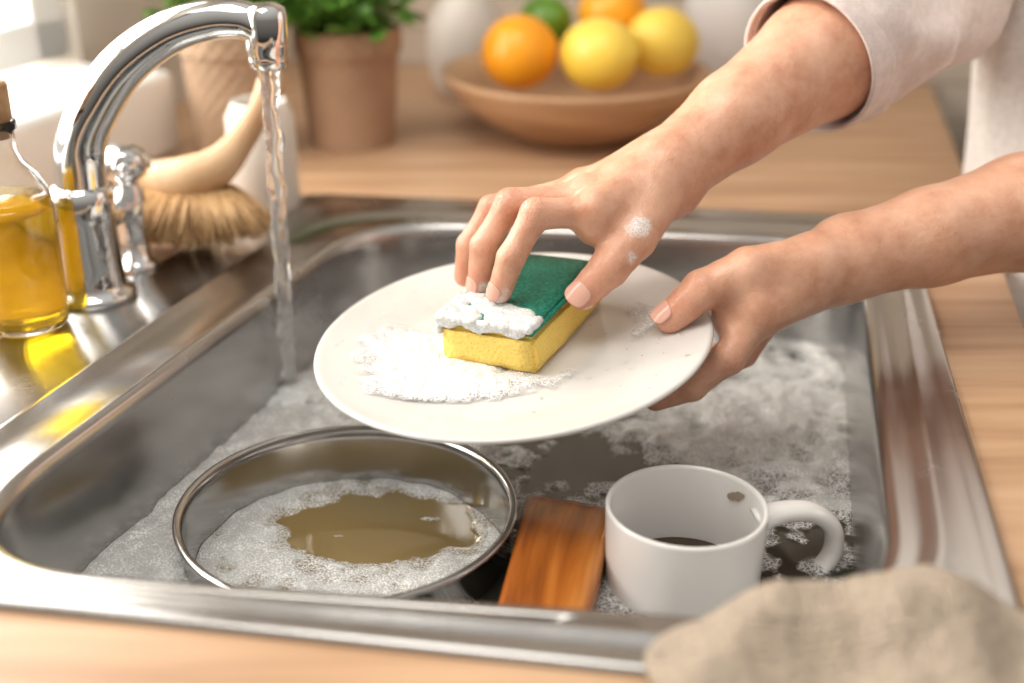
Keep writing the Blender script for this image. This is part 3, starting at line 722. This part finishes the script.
def lobj(name,prof,x,y,m,parent=None,n=64):
    v,f=lathe(prof,n,False,False); return mk(name,[(a+x,b+y,c_) for a,b,c_ in v],f,m,parent)
lobj('ceramic_jar',[(0,.0005),(.026,.0005),(.030,.004),(.031,.05),(.030,.085),(.026,.093),(.024,.098),(.022,.098),(.022,.092),(.026,.08),(.027,.01),(0,.008)],-.222,1.085,M_ceramic2)
def herb(x,y,rt,rb,hp,m,cov,seed):
    e=empty('potted_herb'); random.seed(seed)
    nn=120; rows=64; v=[];f=[]
    for j in range(rows+1):
        z=.0005+(hp-.0005)*j/rows; r0=rb+(rt*.95-rb)*j/rows
        if z>hp-.026: r0=rt*(.985 if z<hp-.001 else .97)
        for i in range(nn):
            a=2*math.pi*i/nn; k=.0016*math.sin(i*math.pi/3+(math.pi if (j//4)%2 else 0))*abs(math.sin(j*math.pi/4))
            v.append((x+(r0+k)*math.cos(a),y+(r0+k)*math.sin(a),z))
    for j in range(rows):
        for i in range(nn):
            q=(i+1)%nn; f.append((j*nn+i,j*nn+q,(j+1)*nn+q,(j+1)*nn+i))
    mk('basket_pot',v,f,m,e)
    lobj('pot_lining',[(rt*.97,hp),(rt-.006,hp),(rt-.008,hp-.012),(rb*.8,.004),(0,.003)],x,y,m,e)
    lobj('soil',[(0,hp-.010),(rt-.0075,hp-.011)],x,y,M_soil,e)
    mb=MB()
    for i in range(cov):
        a=random.uniform(0,6.28);q=random.random()**.6; hgt=random.uniform(.02,.10)
        bx_=x+math.cos(a)*q*rt*.6; by_=y+math.sin(a)*q*rt*.6
        tx=x+math.cos(a)*q*rt*1.35; ty=y+math.sin(a)*q*rt*1.35; tz=hp-.012+hgt*(1.25-q*.6)
        v,f=tube([(bx_,by_,hp-.012),((bx_+tx)/2,(by_+ty)/2,hp+hgt*.4),(tx,ty,tz)],[.0009,.0008,.0006],5); mb.add(v,f,1)
        for k in range(4):
            L_=random.uniform(.012,.022); R=Matrix.Translation((tx,ty,tz))@Euler((random.uniform(-.5,.7),random.uniform(-.5,.5),random.uniform(0,6.28))).to_matrix().to_4x4()
            v=[(0,0,0)]
            for j,(u,w_) in enumerate([(.25,.32),(.5,.42),(.75,.33),(1,.02)]):
                v+=[(-w_*L_,u*L_,.12*L_*u),(0,u*L_,-.04*L_),(w_*L_,u*L_,.12*L_*u)]
            f=[(0,2,1),(0,3,2)]
            for j in range(3):
                o=1+j*3; f+=[(o,o+1,o+4,o+3),(o+1,o+2,o+5,o+4)]
            mb.add(v,f,0,R)
    mb.obj('leaves',[M_leaf,M_leaf],e); return e
herb(-.171,1.315,.056,.044,.122,M_pot,170,1)
herb(-.283,1.27,.052,.043,.130,M_pot2,120,2)

fb=empty('fruit_bowl'); fx_,fy_=.068,1.345
prof=[(0,.0005),(.062,.0005),(.068,.004),(.100,.022),(.128,.045),(.143,.066),(.144,.071),(.139,.072),(.122,.052),(.095,.030),(.06,.014),(0,.012)]
lobj('bowl',prof,fx_,fy_,M_bowl,fb,96)
def fruit(name,x,y,z,r,m,lem=False,rot=(0,0,0)):
    prof=[]
    for i in range(25):
        a=-math.pi/2+math.pi*i/24; rr=r*math.cos(a); zz=r*math.sin(a)*(1.18 if lem else .96)
        if lem and abs(i-12)>10: zz*=1.05; rr*=.9
        prof.append((max(rr,0.0002),zz))
    v,f=lathe(prof,36,True,True); T=Matrix.Translation((x,y,z))@Euler(rot).to_matrix().to_4x4()
    return mk(name,[T@Vector(p) for p in v],f,m)
fruit('orange',.008,1.315,.095,.040,M_orange)
fruit('lemon',.090,1.303,.095,.0370,M_lemon,True,(1.45,.1,.9))
fruit('lemon',.160,1.340,.101,.0360,M_lemon,True,(1.3,.2,-.9))
fruit('orange',.110,1.396,.121,.038,M_orange)
fruit('lime',.036,1.400,.111,.029,M_lime,True,(1.2,.5,.3))
lobj('ceramic_vase',[(0,.0005),(.030,.0005),(.042,.025),(.048,.06),(.045,.095),(.030,.12),(.020,.14),(.024,.17),(.021,.17),(.017,.14),(.026,.12),(.041,.095),(.044,.06),(.038,.025),(0,.008)],-.055,1.52,M_ceramic2)
lobj('ceramic_canister',[(0,.0005),(.052,.0005),(.056,.004),(.056,.13),(.052,.14),(.052,.15),(.02,.156),(.008,.158),(.010,.168),(0,.172)],.262,1.52,M_ceramic)

# ---------------------------------------------------------------- towel
outl=[(.057,.436),(.075,.37),(.11,.315),(.18,.295),(.24,.295),(.262,.36),(.255,.43),(.226,.463),(.178,.480),(.140,.472),(.092,.462)]
pts=[Vector((*p,0)) for p in outl]; lp=[]
n_=len(pts)
for i in range(n_):
    p0,p1,p2,p3=pts[i-1],pts[i],pts[(i+1)%n_],pts[(i+2)%n_]
    for k in range(20):
        t=k/20; lp.append(.5*((2*p1)+(p2-p0)*t+(2*p0-5*p1+4*p2-p3)*t*t+(3*p1-p0-3*p2+p3)*t**3))
cen=Vector((.165,.395,0)); v=[];f=[];rg_=130;n_=len(lp)
for j in range(rg_+1):
    s=j/rg_
    for p in lp:
        q=cen+(p-cen)*s; e=1-s**8
        wx=q.x+.020*fnz(q.x*14,q.y*14,3); wy=q.y+.020*fnz(q.x*14,q.y*14,13)
        u=wx*.35+wy*.94; w_=wx*.8-wy*.6
        fold=1/(1+math.exp(-(u-.462)/.0022))-1/(1+math.exp(-(u-.432)/.0022)) 
        h=.008+.013*max(0,e)**.6+(.0050*math.sin(u*80+1.)+.0035*math.sin(w_*95)-.0055*fold+.007*fnz(q.x*20,q.y*20,7)+.0035*fnz(q.x*50,q.y*50,1)+.0010*fnz(q.x*260,q.y*260,1))*min(1,(1-s)*8+.25)
        h+=.014*g2(q.x,q.y,.168,.450,.050,.028)
        h=max(h,.0074)
        v.append((q.x,q.y,h))
for j in range(rg_):
    for i in range(n_):
        k=(i+1)%n_; f.append((j*n_+i,(j+1)*n_+i,(j+1)*n_+k,j*n_+k))
tw=mk('linen_towel',v,f,M_towel)
sm=tw.modifiers.new('s','SOLIDIFY'); sm.thickness=.003; sm.offset=-1

# ---------------------------------------------------------------- lights
def area(name,loc,tgt,sx,sy,power,col):
    l=D.lights.new(name,'AREA'); l.shape='RECTANGLE'; l.size=sx; l.size_y=sy; l.energy=power; l.color=col
    o=D.objects.new(name,l); C.collection.objects.link(o); o.location=loc
    o.rotation_euler=(Vector(tgt)-Vector(loc)).to_track_quat('-Z','Y').to_euler(); return o
wl0=LT@Vector((-.40,.36,.50)); 
area('window_daylight',wl0,wl0-outv*1.-Vector((0,0,.18)),1.5,1.25,50,(1,.95,.885))
area('overhead_fill',(-.30,.35,1.5),(.05,.7,0),.8,.8,12,(1,.94,.86))  # soft overhead fill, added to lift the light; no fixture hangs here
sl=D.lights.new('sun','SUN'); sl.energy=1.3; sl.angle=math.radians(14); sl.color=(1,.88,.72)
so=D.objects.new('sun',sl); C.collection.objects.link(so); so.location=(-1.5,1.8,1.5)
so.rotation_euler=(-outv*1.+Vector((0,0,-.62))).to_track_quat('-Z','Y').to_euler()
w=D.worlds.new('world'); scene.world=w; w.use_nodes=True; nt=w.node_tree
bg=nt.nodes['Background']; tc=nt.nodes.new('ShaderNodeTexCoord'); sx=nt.nodes.new('ShaderNodeSeparateXYZ')
nt.links.new(tc.outputs['Generated'],sx.inputs[0])
mr=nt.nodes.new('ShaderNodeMapRange'); mr.inputs['From Min'].default_value=-.3; mr.inputs['From Max'].default_value=.9
nt.links.new(sx.outputs['Z'],mr.inputs['Value'])
cr=nt.nodes.new('ShaderNodeValToRGB'); e=cr.color_ramp.elements
e[0].position=0; e[0].color=(.05,.045,.04,1); e[1].position=1; e[1].color=(.92,.88,.82,1)
x=e.new(.35); x.color=(.42,.38,.335,1)
nt.links.new(mr.outputs['Result'],cr.inputs['Fac']); nt.links.new(cr.outputs['Color'],bg.inputs['Color']); bg.inputs['Strength'].default_value=.82
scene.view_settings.view_transform='Standard'
scene.view_settings.look='None'
scene.view_settings.exposure=0
